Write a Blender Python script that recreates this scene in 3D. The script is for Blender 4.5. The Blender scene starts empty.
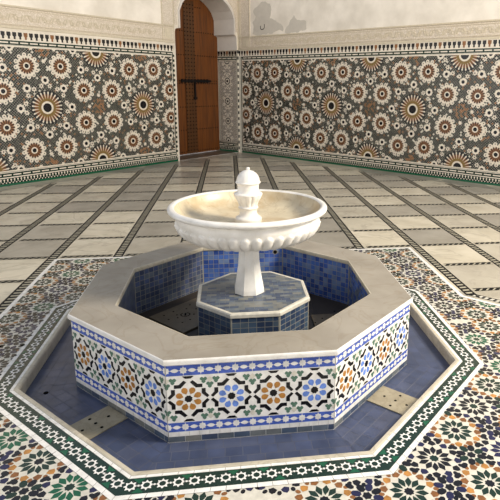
import bpy, bmesh, math, random
from math import sin, cos, pi, radians, tan, hypot, atan2
from mathutils import Vector, Matrix
from mathutils.geometry import tessellate_polygon

random.seed(7)
C = bpy.context.scene.collection
ROT = -0.0107                 # the floor grid and the octagons are turned by this
T8 = tan(pi / 8)

# ------------------------------------------------------------------ materials
def lin(c):
    out = []
    for v in c:
        v /= 255
        out.append(v / 12.92 if v <= .04045 else ((v + .055) / 1.055) ** 2.4)
    return (*out, 1)

MATS = {}
def mat(name, col, rough=.4, spec=.5, var=.12, scale=30, bump=0, metal=0, detail=3):
    m = bpy.data.materials.new(name); m.use_nodes = True
    nt = m.node_tree; b = nt.nodes['Principled BSDF']
    b.inputs['Roughness'].default_value = rough
    b.inputs['Specular IOR Level'].default_value = spec
    b.inputs['Metallic'].default_value = metal
    tc = nt.nodes.new('ShaderNodeTexCoord')
    n = nt.nodes.new('ShaderNodeTexNoise'); n.inputs['Scale'].default_value = scale
    n.inputs['Detail'].default_value = detail
    nt.links.new(tc.outputs['Object'], n.inputs['Vector'])
    r = nt.nodes.new('ShaderNodeValToRGB')
    c = lin(col)
    r.color_ramp.elements[0].position = .3; r.color_ramp.elements[1].position = .7
    r.color_ramp.elements[0].color = (*[v * (1 - var) for v in c[:3]], 1)
    r.color_ramp.elements[1].color = (*[min(1, v * (1 + var)) for v in c[:3]], 1)
    nt.links.new(n.outputs['Fac'], r.inputs['Fac'])
    nt.links.new(r.outputs['Color'], b.inputs['Base Color'])
    if bump:
        bp = nt.nodes.new('ShaderNodeBump'); bp.inputs['Strength'].default_value = bump
        bp.inputs['Distance'].default_value = .01
        nt.links.new(n.outputs['Fac'], bp.inputs['Height']); nt.links.new(bp.outputs['Normal'], b.inputs['Normal'])
    MATS[name] = m
    return m

def marble(name, base, vein, rough=.3, scale=3.0, cell=None, spec=.5, vamt=.5, blotch=None):
    """veined stone; cell = a second colour mixed in slab by slab"""
    m = bpy.data.materials.new(name); m.use_nodes = True
    nt = m.node_tree; N = nt.nodes; L = nt.links; b = N['Principled BSDF']
    b.inputs['Roughness'].default_value = rough; b.inputs['Specular IOR Level'].default_value = spec
    tc = N.new('ShaderNodeTexCoord'); vec = tc.outputs['Object']
    def mix(f, a, c_, blend='MIX'):
        x = N.new('ShaderNodeMix'); x.data_type = 'RGBA'; x.blend_type = blend
        for s, v in ((0, f), (6, a), (7, c_)):
            if hasattr(v, 'links'): L.new(v, x.inputs[s])
            elif isinstance(v, (int, float)): x.inputs[s].default_value = v
            else: x.inputs[s].default_value = v
        return x.outputs[2]
    base_c = lin(base)
    if cell:
        sep = N.new('ShaderNodeSeparateXYZ'); L.new(vec, sep.inputs[0])
        def cellc(o, off, pitch):
            a = N.new('ShaderNodeMath'); a.operation = 'ADD'; a.inputs[1].default_value = off; L.new(o, a.inputs[0])
            d = N.new('ShaderNodeMath'); d.operation = 'DIVIDE'; d.inputs[1].default_value = pitch; L.new(a.outputs[0], d.inputs[0])
            f = N.new('ShaderNodeMath'); f.operation = 'FLOOR'; L.new(d.outputs[0], f.inputs[0]); return f.outputs[0]
        cx = cellc(sep.outputs[0], -.02, .61); cy = cellc(sep.outputs[1], .07, .635)
        cb = N.new('ShaderNodeCombineXYZ'); L.new(cx, cb.inputs[0]); L.new(cy, cb.inputs[1])
        wn = N.new('ShaderNodeTexWhiteNoise'); wn.noise_dimensions = '3D'; L.new(cb.outputs[0], wn.inputs[0])
        rp = N.new('ShaderNodeValToRGB'); rp.color_ramp.interpolation = 'LINEAR'
        rp.color_ramp.elements[0].position = .25; rp.color_ramp.elements[1].position = .85
        L.new(wn.outputs['Value'], rp.inputs['Fac'])
        col = mix(rp.outputs['Color'], lin(cell), base_c)
        add = N.new('ShaderNodeVectorMath'); add.operation = 'ADD'
        L.new(vec, add.inputs[0]); L.new(wn.outputs['Color'], add.inputs[1]); vec = add.outputs[0]
    else:
        col = base_c
    n1 = N.new('ShaderNodeTexNoise'); n1.inputs['Scale'].default_value = scale; n1.inputs['Detail'].default_value = 6
    n1.inputs['Distortion'].default_value = 1.6; L.new(vec, n1.inputs['Vector'])
    # thin veins where the noise crosses one half
    s = N.new('ShaderNodeMath'); s.operation = 'SUBTRACT'; s.inputs[1].default_value = .5; L.new(n1.outputs['Fac'], s.inputs[0])
    a = N.new('ShaderNodeMath'); a.operation = 'ABSOLUTE'; L.new(s.outputs[0], a.inputs[0])
    r = N.new('ShaderNodeValToRGB'); L.new(a.outputs[0], r.inputs['Fac'])
    r.color_ramp.elements[0].position = 0; r.color_ramp.elements[0].color = (vamt,) * 3 + (1,)
    r.color_ramp.elements[1].position = .03; r.color_ramp.elements[1].color = (0, 0, 0, 1)
    col = mix(r.outputs['Color'], col, lin(vein))
    n2 = N.new('ShaderNodeTexNoise'); n2.inputs['Scale'].default_value = scale * 1.7; n2.inputs['Detail'].default_value = 8
    L.new(vec, n2.inputs['Vector'])
    r2 = N.new('ShaderNodeValToRGB'); L.new(n2.outputs['Fac'], r2.inputs['Fac'])
    r2.color_ramp.elements[0].position = .35; r2.color_ramp.elements[0].color = (.82, .81, .79, 1)
    r2.color_ramp.elements[1].position = .65; r2.color_ramp.elements[1].color = (1, 1, 1, 1)
    col = mix(1.0, col, r2.outputs['Color'], 'MULTIPLY')
    if blotch:
        n3 = N.new('ShaderNodeTexNoise'); n3.inputs['Scale'].default_value = blotch[1]; n3.inputs['Detail'].default_value = 4
        L.new(tc.outputs['Object'], n3.inputs['Vector'])
        r3 = N.new('ShaderNodeValToRGB'); L.new(n3.outputs['Fac'], r3.inputs['Fac'])
        r3.color_ramp.elements[0].position = .48; r3.color_ramp.elements[0].color = (0, 0, 0, 1)
        r3.color_ramp.elements[1].position = .62; r3.color_ramp.elements[1].color = (blotch[2],) * 3 + (1,)
        col = mix(r3.outputs['Color'], col, lin(blotch[0]))
    L.new(col, b.inputs['Base Color'])
    MATS[name] = m
    return m

def carved(name, base, deep, scale):
    """lacy carved plaster: raised arabesque over a darker ground"""
    m = bpy.data.materials.new(name); m.use_nodes = True
    nt = m.node_tree; N = nt.nodes; L = nt.links; b = N['Principled BSDF']
    b.inputs['Roughness'].default_value = .85; b.inputs['Specular IOR Level'].default_value = .2
    tc = N.new('ShaderNodeTexCoord')
    v = N.new('ShaderNodeTexVoronoi'); v.feature = 'DISTANCE_TO_EDGE'; v.inputs['Scale'].default_value = scale
    nz = N.new('ShaderNodeTexNoise'); nz.inputs['Scale'].default_value = scale * .6
    ad = N.new('ShaderNodeVectorMath'); ad.operation = 'MULTIPLY_ADD'; ad.inputs[1].default_value = (.12,) * 3
    L.new(tc.outputs['Object'], nz.inputs['Vector']); L.new(nz.outputs['Color'], ad.inputs[0]); L.new(tc.outputs['Object'], ad.inputs[2])
    L.new(ad.outputs[0], v.inputs['Vector'])
    r = N.new('ShaderNodeValToRGB'); L.new(v.outputs['Distance'], r.inputs['Fac'])
    r.color_ramp.elements[0].position = .04; r.color_ramp.elements[0].color = lin(deep)
    r.color_ramp.elements[1].position = .22; r.color_ramp.elements[1].color = lin(base)
    L.new(r.outputs['Color'], b.inputs['Base Color'])
    bp = N.new('ShaderNodeBump'); bp.inputs['Strength'].default_value = .6; bp.inputs['Distance'].default_value = .02
    L.new(v.outputs['Distance'], bp.inputs['Height']); L.new(bp.outputs['Normal'], b.inputs['Normal'])
    MATS[name] = m

def wood(name, col, dark):
    m = bpy.data.materials.new(name); m.use_nodes = True
    nt = m.node_tree; N = nt.nodes; L = nt.links; b = N['Principled BSDF']
    b.inputs['Roughness'].default_value = .45
    tc = N.new('ShaderNodeTexCoord'); mp = N.new('ShaderNodeMapping'); mp.inputs['Scale'].default_value = (9, 9, .7)
    L.new(tc.outputs['Object'], mp.inputs[0])
    n = N.new('ShaderNodeTexNoise'); n.inputs['Scale'].default_value = 2.2; n.inputs['Detail'].default_value = 7; n.inputs['Distortion'].default_value = .8
    L.new(mp.outputs[0], n.inputs['Vector'])
    r = N.new('ShaderNodeValToRGB'); L.new(n.outputs['Fac'], r.inputs['Fac'])
    r.color_ramp.elements[0].position = .3; r.color_ramp.elements[0].color = lin(dark)
    r.color_ramp.elements[1].position = .65; r.color_ramp.elements[1].color = lin(col)
    L.new(r.outputs['Color'], b.inputs['Base Color'])
    MATS[name] = m

G = dict(rough=.22, scale=25)
mat('white_glaze', (232, 228, 220), **G)
mat('wall_white', (218, 208, 190), rough=.35)
mat('cream_glaze', (206, 200, 184), rough=.3)
mat('green_glaze', (24, 46, 34), **G)
mat('bright_green_glaze', (22, 84, 56), **G)
mat('sage_glaze', (86, 116, 98), **G)
mat('black_glaze', (18, 17, 20), **G)
mat('navy_glaze', (34, 34, 66), **G)
mat('cobalt_glaze', (72, 96, 176), var=.2, **G)
mat('sky_blue_glaze', (104, 136, 206), var=.25, **G)
mat('amber_glaze', (172, 120, 58), var=.3, rough=.25, scale=22)
mat('rust_glaze', (130, 84, 42), var=.25, rough=.3, scale=40)
mat('dark_rust_glaze', (62, 38, 24), var=.25, rough=.3)
mat('olive_glaze', (122, 96, 46), var=.2, rough=.3)
mat('field_green', (26, 38, 28), var=.2, rough=.3)
mat('field_black', (26, 26, 26), var=.2, rough=.3)
mat('grout', (150, 146, 134), rough=.8, spec=.2)
mat('bed_grout', (100, 102, 112), rough=.8, spec=.2, scale=6, var=.3)
mat('dark_grout', (92, 92, 88), rough=.8, spec=.2)
POOL = []
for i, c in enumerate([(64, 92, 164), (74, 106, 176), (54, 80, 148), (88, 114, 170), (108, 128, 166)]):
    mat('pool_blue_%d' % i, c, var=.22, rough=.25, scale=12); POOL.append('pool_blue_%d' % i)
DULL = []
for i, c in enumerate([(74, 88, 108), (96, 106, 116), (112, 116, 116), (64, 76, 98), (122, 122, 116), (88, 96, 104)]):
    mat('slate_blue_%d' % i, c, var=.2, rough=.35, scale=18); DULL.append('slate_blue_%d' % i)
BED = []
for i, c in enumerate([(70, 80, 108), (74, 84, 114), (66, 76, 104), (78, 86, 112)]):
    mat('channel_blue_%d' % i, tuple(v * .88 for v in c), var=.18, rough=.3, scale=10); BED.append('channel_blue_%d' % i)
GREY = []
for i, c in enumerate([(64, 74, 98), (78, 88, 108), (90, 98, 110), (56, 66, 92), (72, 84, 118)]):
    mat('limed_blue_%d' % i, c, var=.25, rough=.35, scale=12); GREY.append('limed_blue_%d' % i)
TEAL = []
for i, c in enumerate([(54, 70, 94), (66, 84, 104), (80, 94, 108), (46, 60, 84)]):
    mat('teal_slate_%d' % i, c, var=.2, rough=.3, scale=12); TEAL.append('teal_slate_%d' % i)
mat('black_inlay', (20, 19, 17), rough=.6, spec=.2)
mat('cream_inlay', (170, 162, 140), rough=.5, spec=.3)
marble('floor_marble', (222, 211, 186), (160, 152, 136), rough=.24, scale=1.6, cell=(166, 159, 144), vamt=.35)
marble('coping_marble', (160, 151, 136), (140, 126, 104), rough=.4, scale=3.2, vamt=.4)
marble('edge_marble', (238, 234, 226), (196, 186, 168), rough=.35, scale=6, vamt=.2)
marble('bowl_marble', (236, 232, 224), (226, 216, 198), rough=.32, scale=5, vamt=.25)
marble('bowl_inside_marble', (214, 200, 170), (170, 150, 116), rough=.35, scale=5, vamt=.4, blotch=((176, 148, 104), 5, .55))
marble('kerb_marble', (200, 190, 168), (150, 138, 116), rough=.4, scale=5, vamt=.4)
marble('cover_marble', (160, 150, 126), (128, 118, 92), rough=.5, scale=7, vamt=.4)
marble('shaded_marble', (112, 98, 76), (86, 74, 56), rough=.5, scale=7, vamt=.4)  # pool cover stone, with the pool's shade put into its colour
marble('threshold_marble', (96, 84, 70), (120, 108, 90), rough=.35, scale=4, vamt=.3)
marble('plaster', (238, 229, 214), (230, 219, 200), rough=.9, scale=1.5, spec=.2, vamt=.15)
mat('worn_plaster', (200, 192, 178), rough=.9, spec=.2, var=.05, scale=8)
mat('smooth_plaster', (206, 198, 188), rough=.8, spec=.2, var=.04, scale=6)
mat('moulding_plaster', (206, 194, 170), rough=.8, spec=.2, var=.08, scale=30)
mat('scratch', (60, 54, 48), rough=.9)
carved('carved_plaster', (226, 214, 198), (204, 190, 168), 30)
wood('cedar', (112, 62, 14), (78, 40, 8))
wood('dark_cedar', (92, 54, 14), (62, 34, 8))
mat('iron', (30, 26, 24), rough=.5, metal=.6)
mat('hole_black', (10, 9, 8), rough=.9, spec=.1)
mat('brown_drain', (52, 44, 36), rough=.6)  # pool floor brown, colour darkened to stand for shade at the bottom

# ------------------------------------------------------------------ object helpers
def tag(o, label=None, cat=None, group=None, kind=None):
    if label: o['label'] = label
    if cat: o['category'] = cat
    if group: o['group'] = group
    if kind: o['kind'] = kind
    return o

def empty(name, loc=(0, 0, 0), rz=0):
    o = bpy.data.objects.new(name, None); C.objects.link(o)
    o.empty_display_size = .1
    o.location = loc; o.rotation_euler = (0, 0, rz)
    return o

class MB:
    """collects faces with named materials; vertices are given in the parent's turned frame about the world origin"""
    def __init__(s): s.v = []; s.f = []; s.m = []; s.names = []; s.sm = []
    def mi(s, n):
        if n not in s.names: s.names.append(n)
        return s.names.index(n)
    def face(s, pts, m, smooth=False):
        i = len(s.v); s.v += [tuple(p) for p in pts]; s.f.append(tuple(range(i, i + len(pts)))); s.m.append(s.mi(m)); s.sm.append(smooth)
    def mesh(s, verts, faces, m, smooth=False):
        i = len(s.v); s.v += [tuple(p) for p in verts]
        for f in faces: s.f.append(tuple(i + k for k in f)); s.m.append(s.mi(m)); s.sm.append(smooth)
    def prism(s, poly, z0, z1, m, fn=None):
        fn = fn or (lambda x, y, z: (x, y, z))
        n = len(poly)
        v = [fn(x, y, z0) for x, y in poly] + [fn(x, y, z1) for x, y in poly]
        f = [tuple(range(n - 1, -1, -1)), tuple(range(n, 2 * n))] + [(i, (i + 1) % n, n + (i + 1) % n, n + i) for i in range(n)]
        s.mesh(v, f, m)
    def box(s, x0, x1, y0, y1, z0, z1, m, fn=None):
        s.prism([(x0, y0), (x1, y0), (x1, y1), (x0, y1)], z0, z1, m, fn)
    def build(s, name, parent=None, weld=False):
        me = bpy.data.meshes.new(name)
        off = Vector(parent.location) if parent else Vector((0, 0, 0))
        if parent and (abs(off.x) > 1e-6 or abs(off.y) > 1e-6):
            inv = Matrix.Rotation(-parent.rotation_euler.z, 3, 'Z')
            off = inv @ off
        me.from_pydata([(x - off.x, y - off.y, z - off.z) for x, y, z in s.v], [], s.f)
        for n in s.names: me.materials.append(MATS[n])
        me.polygons.foreach_set('material_index', s.m)
        me.polygons.foreach_set('use_smooth', s.sm)
        if weld:
            bm = bmesh.new(); bm.from_mesh(me)
            bmesh.ops.remove_doubles(bm, verts=bm.verts, dist=1e-5)
            bmesh.ops.recalc_face_normals(bm, faces=bm.faces)
            bm.to_mesh(me); bm.free()
        me.update()
        o = bpy.data.objects.new(name, me); C.objects.link(o)
        if parent: o.parent = parent
        return o

def clip(poly, x0, x1, y0, y1):
    for ax, lim, sg in ((0, x0, 1), (0, x1, -1), (1, y0, 1), (1, y1, -1)):
        out = []
        for i, p in enumerate(poly):
            q = poly[i - 1]
            a = (p[ax] - lim) * sg; b = (q[ax] - lim) * sg
            if (a >= 0) != (b >= 0):
                t = b / (b - a); out.append((q[0] + (p[0] - q[0]) * t, q[1] + (p[1] - q[1]) * t))
            if a >= 0: out.append(p)
        poly = out
        if len(poly) < 3: return None
    return poly

class Mosaic(MB):
    """flat tiles laid on a mapped surface; fn(u, v, height) gives the point"""
    STEP = .0006
    def __init__(s, fn, rect=None, test=None): super().__init__(); s.fn = fn; s.rect = rect; s.test = test
    def t(s, poly, m, layer=1):
        if s.rect:
            x0, x1, y0, y1 = s.rect
            if any(p[0] < x0 or p[0] > x1 or p[1] < y0 or p[1] > y1 for p in poly):
                poly = clip(poly, *s.rect)
                if not poly: return
        if s.test:
            if getattr(s, 'mid', False):
                if not s.test(sum(p[0] for p in poly) / len(poly), sum(p[1] for p in poly) / len(poly)): return
            elif not all(s.test(*p) for p in poly): return
        s.face([s.fn(x, y, layer * s.STEP) for x, y in poly], m)
    def rectt(s, x0, x1, y0, y1, m, layer=1): s.t([(x0, y0), (x1, y0), (x1, y1), (x0, y1)], m, layer)
    def disc(s, x, y, r, m, layer=1, n=16, ph=0): s.t([(x + r * cos(ph + 2 * pi * k / n), y + r * sin(ph + 2 * pi * k / n)) for k in range(n)], m, layer)
    def lobed(s, x, y, r, r2, n, m, layer=1, ph=0):
        s.t([(x + (r if k % 2 == 0 else r2) * cos(ph + pi * k / n), y + (r if k % 2 == 0 else r2) * sin(ph + pi * k / n)) for k in range(2 * n)], m, layer)
    def polar(s, x, y, a, pts, m, layer=1):
        """pts: (distance outward, sideways) turned to angle a"""
        ca, sa = cos(a), sin(a)
        s.t([(x + p * ca - q * sa, y + p * sa + q * ca) for p, q in pts], m, layer)

# ------------------------------------------------------------------ the walls' frames
TL, DL = 2.3919, 6.5636
TR, DR = .7131, 6.6688
nL = (cos(TL), sin(TL)); tL = (nL[1], -nL[0])
nR = (cos(TR), sin(TR)); tR = (nR[1], -nR[0])
def FL(s, z, h): return (nL[0] * (DL - h) + tL[0] * s, nL[1] * (DL - h) + tL[1] * s, z)
def FR(s, z, h): return (nR[0] * (DR - h) + tR[0] * s, nR[1] * (DR - h) + tR[1] * s, z)
SL, SR = 7.4196, -7.3251       # the corner, along each wall
D0, D1, DC = 5.44, 7.365, 6.42 # the doorway along the left wall, its middle
DD = .62                       # how far back the door stands
TOP = 4.3
REV = lambda a, z, h: FL(D1 - h, z, -a)      # the doorway's right-hand reveal: a = distance behind the wall face
def tess(outer, hole=None):
    loops = [[Vector((x, y, 0)) for x, y in outer]] + ([[Vector((x, y, 0)) for x, y in hole]] if hole else [])
    pts = list(outer) + (list(hole) if hole else [])
    return pts, tessellate_polygon(loops)

# doorway outline (along the wall, up)
arch = []
for k in range(21):
    u = -1 + k / 10
    z = 3.15 + .50 * (1 - abs(u) ** 1.75) ** .62
    arch.append((DC + .84 * u, z))
door_out = [(D0, 0), (D0, 2.72), (D0 + .012, 2.765), (D0 + .05, 2.79), (5.58, 2.80)] + arch + [(7.26, 2.80), (D1 - .05, 2.79), (D1 - .012, 2.765), (D1, 2.72), (D1, 0)]

def wall_solid(mb, outline, front, back, fn, m, mside=None):
    pts, tri = tess(outline)
    n = len(pts)
    v = [fn(x, z, -front) for x, z in pts] + [fn(x, z, -back) for x, z in pts]
    a = 0
    for i in range(n):
        a += outline[i][0] * outline[(i + 1) % n][1] - outline[(i + 1) % n][0] * outline[i][1]
    # orient triangles counter-clockwise
    fs = []
    for t_ in tri:
        p, q, r = (pts[i] for i in t_)
        cr = (q[0] - p[0]) * (r[1] - p[1]) - (q[1] - p[1]) * (r[0] - p[0])
        t2 = tuple(t_) if cr > 0 else tuple(reversed(t_))
        fs.append(t2); fs.append(tuple(reversed([i + n for i in t2])))
    mb.mesh(v, fs, m)
    side = [(i, n + i, n + (i + 1) % n, (i + 1) % n) if a > 0 else ((i + 1) % n, n + (i + 1) % n, n + i, i) for i in range(n)]
    mb.mesh(v, side, mside or m)

# left wall
b = MB()
S0 = -1.2
outline = [(S0, 0)] + door_out[:1] + door_out[1:] + [(SL, 0), (SL, TOP), (S0, TOP)]
wall_solid(b, outline, 0, .75, FL, 'plaster', 'smooth_plaster')
wall_left = tag(b.build('wall_left'), 'cream plaster wall with tiled dado and pointed arch doorway', None, None, 'structure')
# right wall
b = MB()
b.box(SR, 1.6, 0, TOP, -.0, -.4, 'plaster', lambda x, y, z: FR(x, y, z))
# continuation of the right wall behind the corner (carries nothing but closes the corner)
wall_right = tag(b.build('wall_right'), 'cream plaster wall with full width tiled dado', None, None, 'structure')

# ------------------------------------------------------------------ dado
def small_rosette(M, x, y):
    for k in range(12):
        a = 2 * pi * k / 12 + .13
        M.disc(x + .178 * cos(a), y + .178 * sin(a), .0365, 'wall_white', 4, 8)
        M.disc(x + .18 * cos(a), y + .18 * sin(a), .011, 'field_black', 5, 5)
    M.disc(x, y, .148, 'wall_white', 5, 24)
    M.disc(x, y, .128, 'rust_glaze', 6, 24)
    for k in range(16):
        a = 2 * pi * k / 16
        M.polar(x, y, a, [(.06, -.006), (.120, -.011), (.138, 0), (.120, .011), (.06, .006)], 'dark_rust_glaze', 7)
        M.polar(x, y, a + pi / 16, [(.100, 0), (.125, -.009), (.138, 0), (.125, .009)], 'wall_white', 8)
    M.disc(x, y, .056, 'wall_white', 9, 20)
    M.disc(x, y, .036, 'black_glaze', 10, 14)

def big_rosette(M, x, y):
    M.disc(x, y, .285, 'field_black', 3, 32)
    M.disc(x, y, .225, 'rust_glaze', 4, 32)
    M.disc(x, y, .165, 'olive_glaze', 5, 32)
    for k in range(24):
        a = 2 * pi * (k + .5) / 24
        M.polar(x, y, a, [(.15, -.002), (.225, -.009), (.255, -.0155), (.274, 0), (.255, .0155), (.225, .009), (.15, .002)], 'wall_white', 6)
        M.polar(x, y, a + pi / 24, [(.17, 0), (.232, -.010), (.232, .010)], 'dark_rust_glaze', 5.5)
    M.disc(x, y, .108, 'wall_white', 7, 24)
    M.disc(x, y, .076, 'black_glaze', 8, 20)
    for k in range(8):
        a = 2 * pi * k / 8 + pi / 2
        fx, fy = x + .455 * cos(a), y + .455 * sin(a)
        M.lobed(fx, fy, .076, .062, 8, 'wall_white', 4); M.disc(fx, fy, .032, 'black_glaze', 5, 10)
        for d in (-.19, .19):
            fx, fy = x + .368 * cos(a + pi / 8 + d), y + .368 * sin(a + pi / 8 + d)
            M.lobed(fx, fy, .05, .028, 6, 'wall_white', 4, a); M.disc(fx, fy, .014, 'dark_rust_glaze', 5, 6)

def panel(M, s0, s1, z0, z1, P, sc, zc):
    M.rect = (s0, s1, z0, z1)
    M.rectt(s0, s1, z0, z1, 'wall_white', 1)
    bigs = []; smalls = []; mids = []
    k0 = int((s0 - sc) / P) - 2; k1 = int((s1 - sc) / P) + 2
    H = z1 - z0
    for k in range(k0, k1 + 1):
        bigs.append((sc + k * P, zc)); mids.append((sc + (k + .5) * P, zc))
        for zz in (z0, z1): bigs.append((sc + (k + .5) * P, zz)); mids.append((sc + k * P, zz))
    for bx, by in bigs:
        for q in range(8):
            a = pi / 8 + q * pi / 4
            sx, sy = bx + .3827 * P * cos(a), by + .3827 * H * sin(a)
            if z0 < sy < z1 and not any(hypot(sx - u, sy - v) < .05 for u, v in smalls): smalls.append((sx, sy))
    p = .046; hd = .0217
    near = lambda x, y, L, r: any(abs(x - u) < r and abs(y - v) < r and hypot(x - u, y - v) < r for u, v in L)
    i = 0; y = z0
    while y < z1 + p:
        x = s0 + (p / 2 if i % 2 else 0); j = 0
        while x < s1 + p:
            if not near(x, y, smalls, .165) and not near(x, y, bigs, .265):
                dm = min(hypot(x - u, y - v) for u, v in mids)
                r = random.random()
                if dm < .13: m = 'rust_glaze' if random.random() < .55 else 'field_green'
                elif r < .07: m = 'rust_glaze'
                elif r < .12: m = 'cream_glaze'
                else: m = 'field_green' if (i // 2 + j) % 2 else 'field_black'
                M.t([(x - hd, y), (x, y - hd), (x + hd, y), (x, y + hd)], m, 2)
            x += p; j += 1
        y += p / 2; i += 1
    for u, v in bigs: big_rosette(M, u, v)
    for u, v in smalls: small_rosette(M, u, v)
    for u, v in mids:
        for q in range(8):
            a = q * pi / 4
            fx, fy = u + .2 * cos(a), v + .2 * sin(a)
            if q % 2 == 0: M.lobed(fx, fy, .045, .025, 6, 'wall_white', 3)
    M.rect = None

def bands(M, s0, s1, ztop):
    """rows above and below the panel"""
    M.rect = (s0, s1, 0, 3)
    M.rectt(s0, s1, 0, .25, 'wall_white', 1); M.rectt(s0, s1, 2.2, ztop, 'wall_white', 1)
    M.rectt(s0, s1, 0, .035, 'bright_green_glaze', 2)
    M.rectt(s0, s1, .035, .125, 'green_glaze', 2)
    q = .055; k = 0; x = s0
    while x < s1:
        M.t([(x + .010, .100), (x + .020, .090), (x + .021, .062), (x + .031, .062), (x + .032, .090), (x + .042, .100), (x + .026, .120)], 'wall_white', 3)
        M.rectt(x - .008, x + .008, .042, .06, 'wall_white', 3)
        x += q
    M.rectt(s0, s1, .143, .210, 'green_glaze', 2)
    M.rectt(s0, s1, 2.232, 2.300, 'green_glaze', 2)
    x = s0
    while x < s1:
        M.rectt(x, x + .13, .166, .186, 'wall_white', 3); M.rectt(x, x + .13, 2.256, 2.276, 'wall_white', 3)
        x += .16
    M.rectt(s0, s1, .222, .228, 'green_glaze', 2)
    M.rectt(s0, s1, 2.222, 2.228, 'grout', 2)
    x = s0; k = 0
    zt = ztop - .02
    while x < s1:
        m = 'rust_glaze' if k % 5 == 3 else 'black_glaze'
        M.t([(x + .008, zt), (x + .008, zt - .055), (x + .024, zt - .070), (x + .024, zt - .108), (x + .056, zt - .108), (x + .056, zt - .070), (x + .072, zt - .055), (x + .072, zt)], m, 2)
        x += .09; k += 1
    M.rect = None

def backing(mb, s0, s1, z0, z1, fn, h=.012):
    mb.box(s0, s1, z0, z1, 0, h, 'grout', fn)

for side, fn, s0, s1, P, sc, wall in (('l', FL, S0, 5.405, 2.0, 4.52, wall_left), ('r', FR, SR + .012, 1.6, 1.925, -4.46, wall_right)):
    f2 = (lambda f: (lambda x, y, h: f(x, y, h + .012)))(fn)
    M = Mosaic(f2)
    backing(M, s0, s1, 0, 2.45, fn)
    if side == 'l':
        panel(M, s0, 5.31, .25, 2.2, P, sc, 1.235); bands(M, s0, s1, 2.45)
        M.rectt(5.31, 5.325, .2, 2.25, 'wall_white', 4)
        M.rectt(5.325, 5.345, .15, 2.3, 'green_glaze', 4)
        z = .15
        while z < 2.28: M.rectt(5.345, 5.385, z, z + .05, 'wall_white' if int(z * 20 + .5) % 2 else 'field_green', 4); z += .05
        M.rectt(5.385, 5.405, 0, 2.45, 'wall_white', 4)
    else:
        panel(M, -7.18, s1, .25, 2.2, P, sc, 1.235); bands(M, s0, s1, 2.45)
        M.rectt(-7.2, -7.18, .2, 2.25, 'wall_white', 4)
        M.rectt(-7.225, -7.2, .15, 2.3, 'green_glaze', 4)
        M.rectt(s0, -7.225, .0, 2.3, 'cream_glaze', 4)
    o = M.build('tile_dado', wall)

# chequered corner post
M = Mosaic(lambda x, y, h: FL(x, y, h + .014)); M.box(D1 + .0, SL, 0, 2.45, 0, .014, 'grout', FL)
z = 0; k = 0
while z < 2.44:
    M.rectt(D1 + .002, SL - .002, z, min(z + .072, 2.45), 'black_glaze' if k % 2 else 'wall_white', 1); z += .072; k += 1
M.build('chequered_corner_strip', wall_left)

# tiled reveal right of the door
M = Mosaic(lambda a, z, h: REV(DD - a, z, h + .006))
M.box(0, DD, 0, 2.45, 0, .006, 'grout', lambda a, z, h: REV(DD - a, z, h))
M.rectt(0, DD, 0, 2.45, 'wall_white', 1)
bands(M, 0, DD, 2.45)
M.rect = (.05, DD - .04, .25, 2.2)
y = .25; i = 0
while y < 2.2:
    x = .05 + (.021 if i % 2 else 0)
    while x < DD:
        M.disc(x, y, .0135, random.choice(['field_black', 'navy_glaze', 'field_black', 'dark_rust_glaze']), 2, 6); x += .042
    y += .021; i += 1
for k in range(5):
    zc = .27 + k * .485
    for q in range(6):
        a = pi / 6 + q * pi / 3
        M.disc(.305 + .15 * cos(a), zc + .15 * sin(a), .04, 'wall_white', 3, 8); M.disc(.305 + .15 * cos(a), zc + .15 * sin(a), .014, 'field_black', 4, 6)
    for q in range(8): 
        a = q * pi / 4
        M.polar(.305, zc + .2425, a, [(.05, 0), (.1, -.02), (.15, 0), (.1, .02)], 'wall_white', 3)
    M.disc(.305, zc, .11, 'wall_white', 4, 16); M.disc(.305, zc, .09, 'field_black', 5, 16)
    M.lobed(.305, zc, .075, .05, 8, 'wall_white', 6); M.disc(.305, zc, .035, 'black_glaze', 7, 10)
M.rect = None
M.rectt(.02, .035, .2, 2.25, 'field_green', 3); M.rectt(DD - .03, DD - .015, .2, 2.25, 'field_green', 3)
M.build('reveal_tiling', wall_left)

# ------------------------------------------------------------------ plaster work
def frieze(wall, fn, s0, s1, z0, z1, sv0, sv1):
    b = MB()
    b.box(s0, s1, z0, z1, 0, .012, 'carved_plaster', fn)
    b.build('carved_frieze', wall)
    b = MB()
    b.box(sv0, sv1, z1 + .04, TOP, 0, .012, 'carved_plaster', fn)
    b.build('carved_upright', wall)
    b = MB()
    for a, c_ in ((z0 - .045, z0 - .008), (z0 + .012, z0 + .02), (z1 - .03, z1 - .022), (z1 + .005, z1 + .035)):
        b.box(s0, s1, a, c_, 0, .022, 'moulding_plaster', fn)
    # cable moulding: slanted beads
    x = s0
    while x < s1 - .03:
        v = [(x, z1 + .008), (x + .018, z1 + .008), (x + .03, z1 + .032), (x + .012, z1 + .032)]
        b.prism(v, .02, .03, 'moulding_plaster', fn); x += .036
    for a in (sv0 + .006, sv1 - .02):
        b.box(a, a + .014, z0 - .02, TOP, 0, .024, 'moulding_plaster', fn)
    b.build('moulding', wall)
frieze(wall_left, FL, S0, 5.415, 2.53, 2.80, 5.09, 5.415)
frieze(wall_right, FR, SR + .02, 1.6, 2.49, 2.72, -7.24, -6.9)
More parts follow.
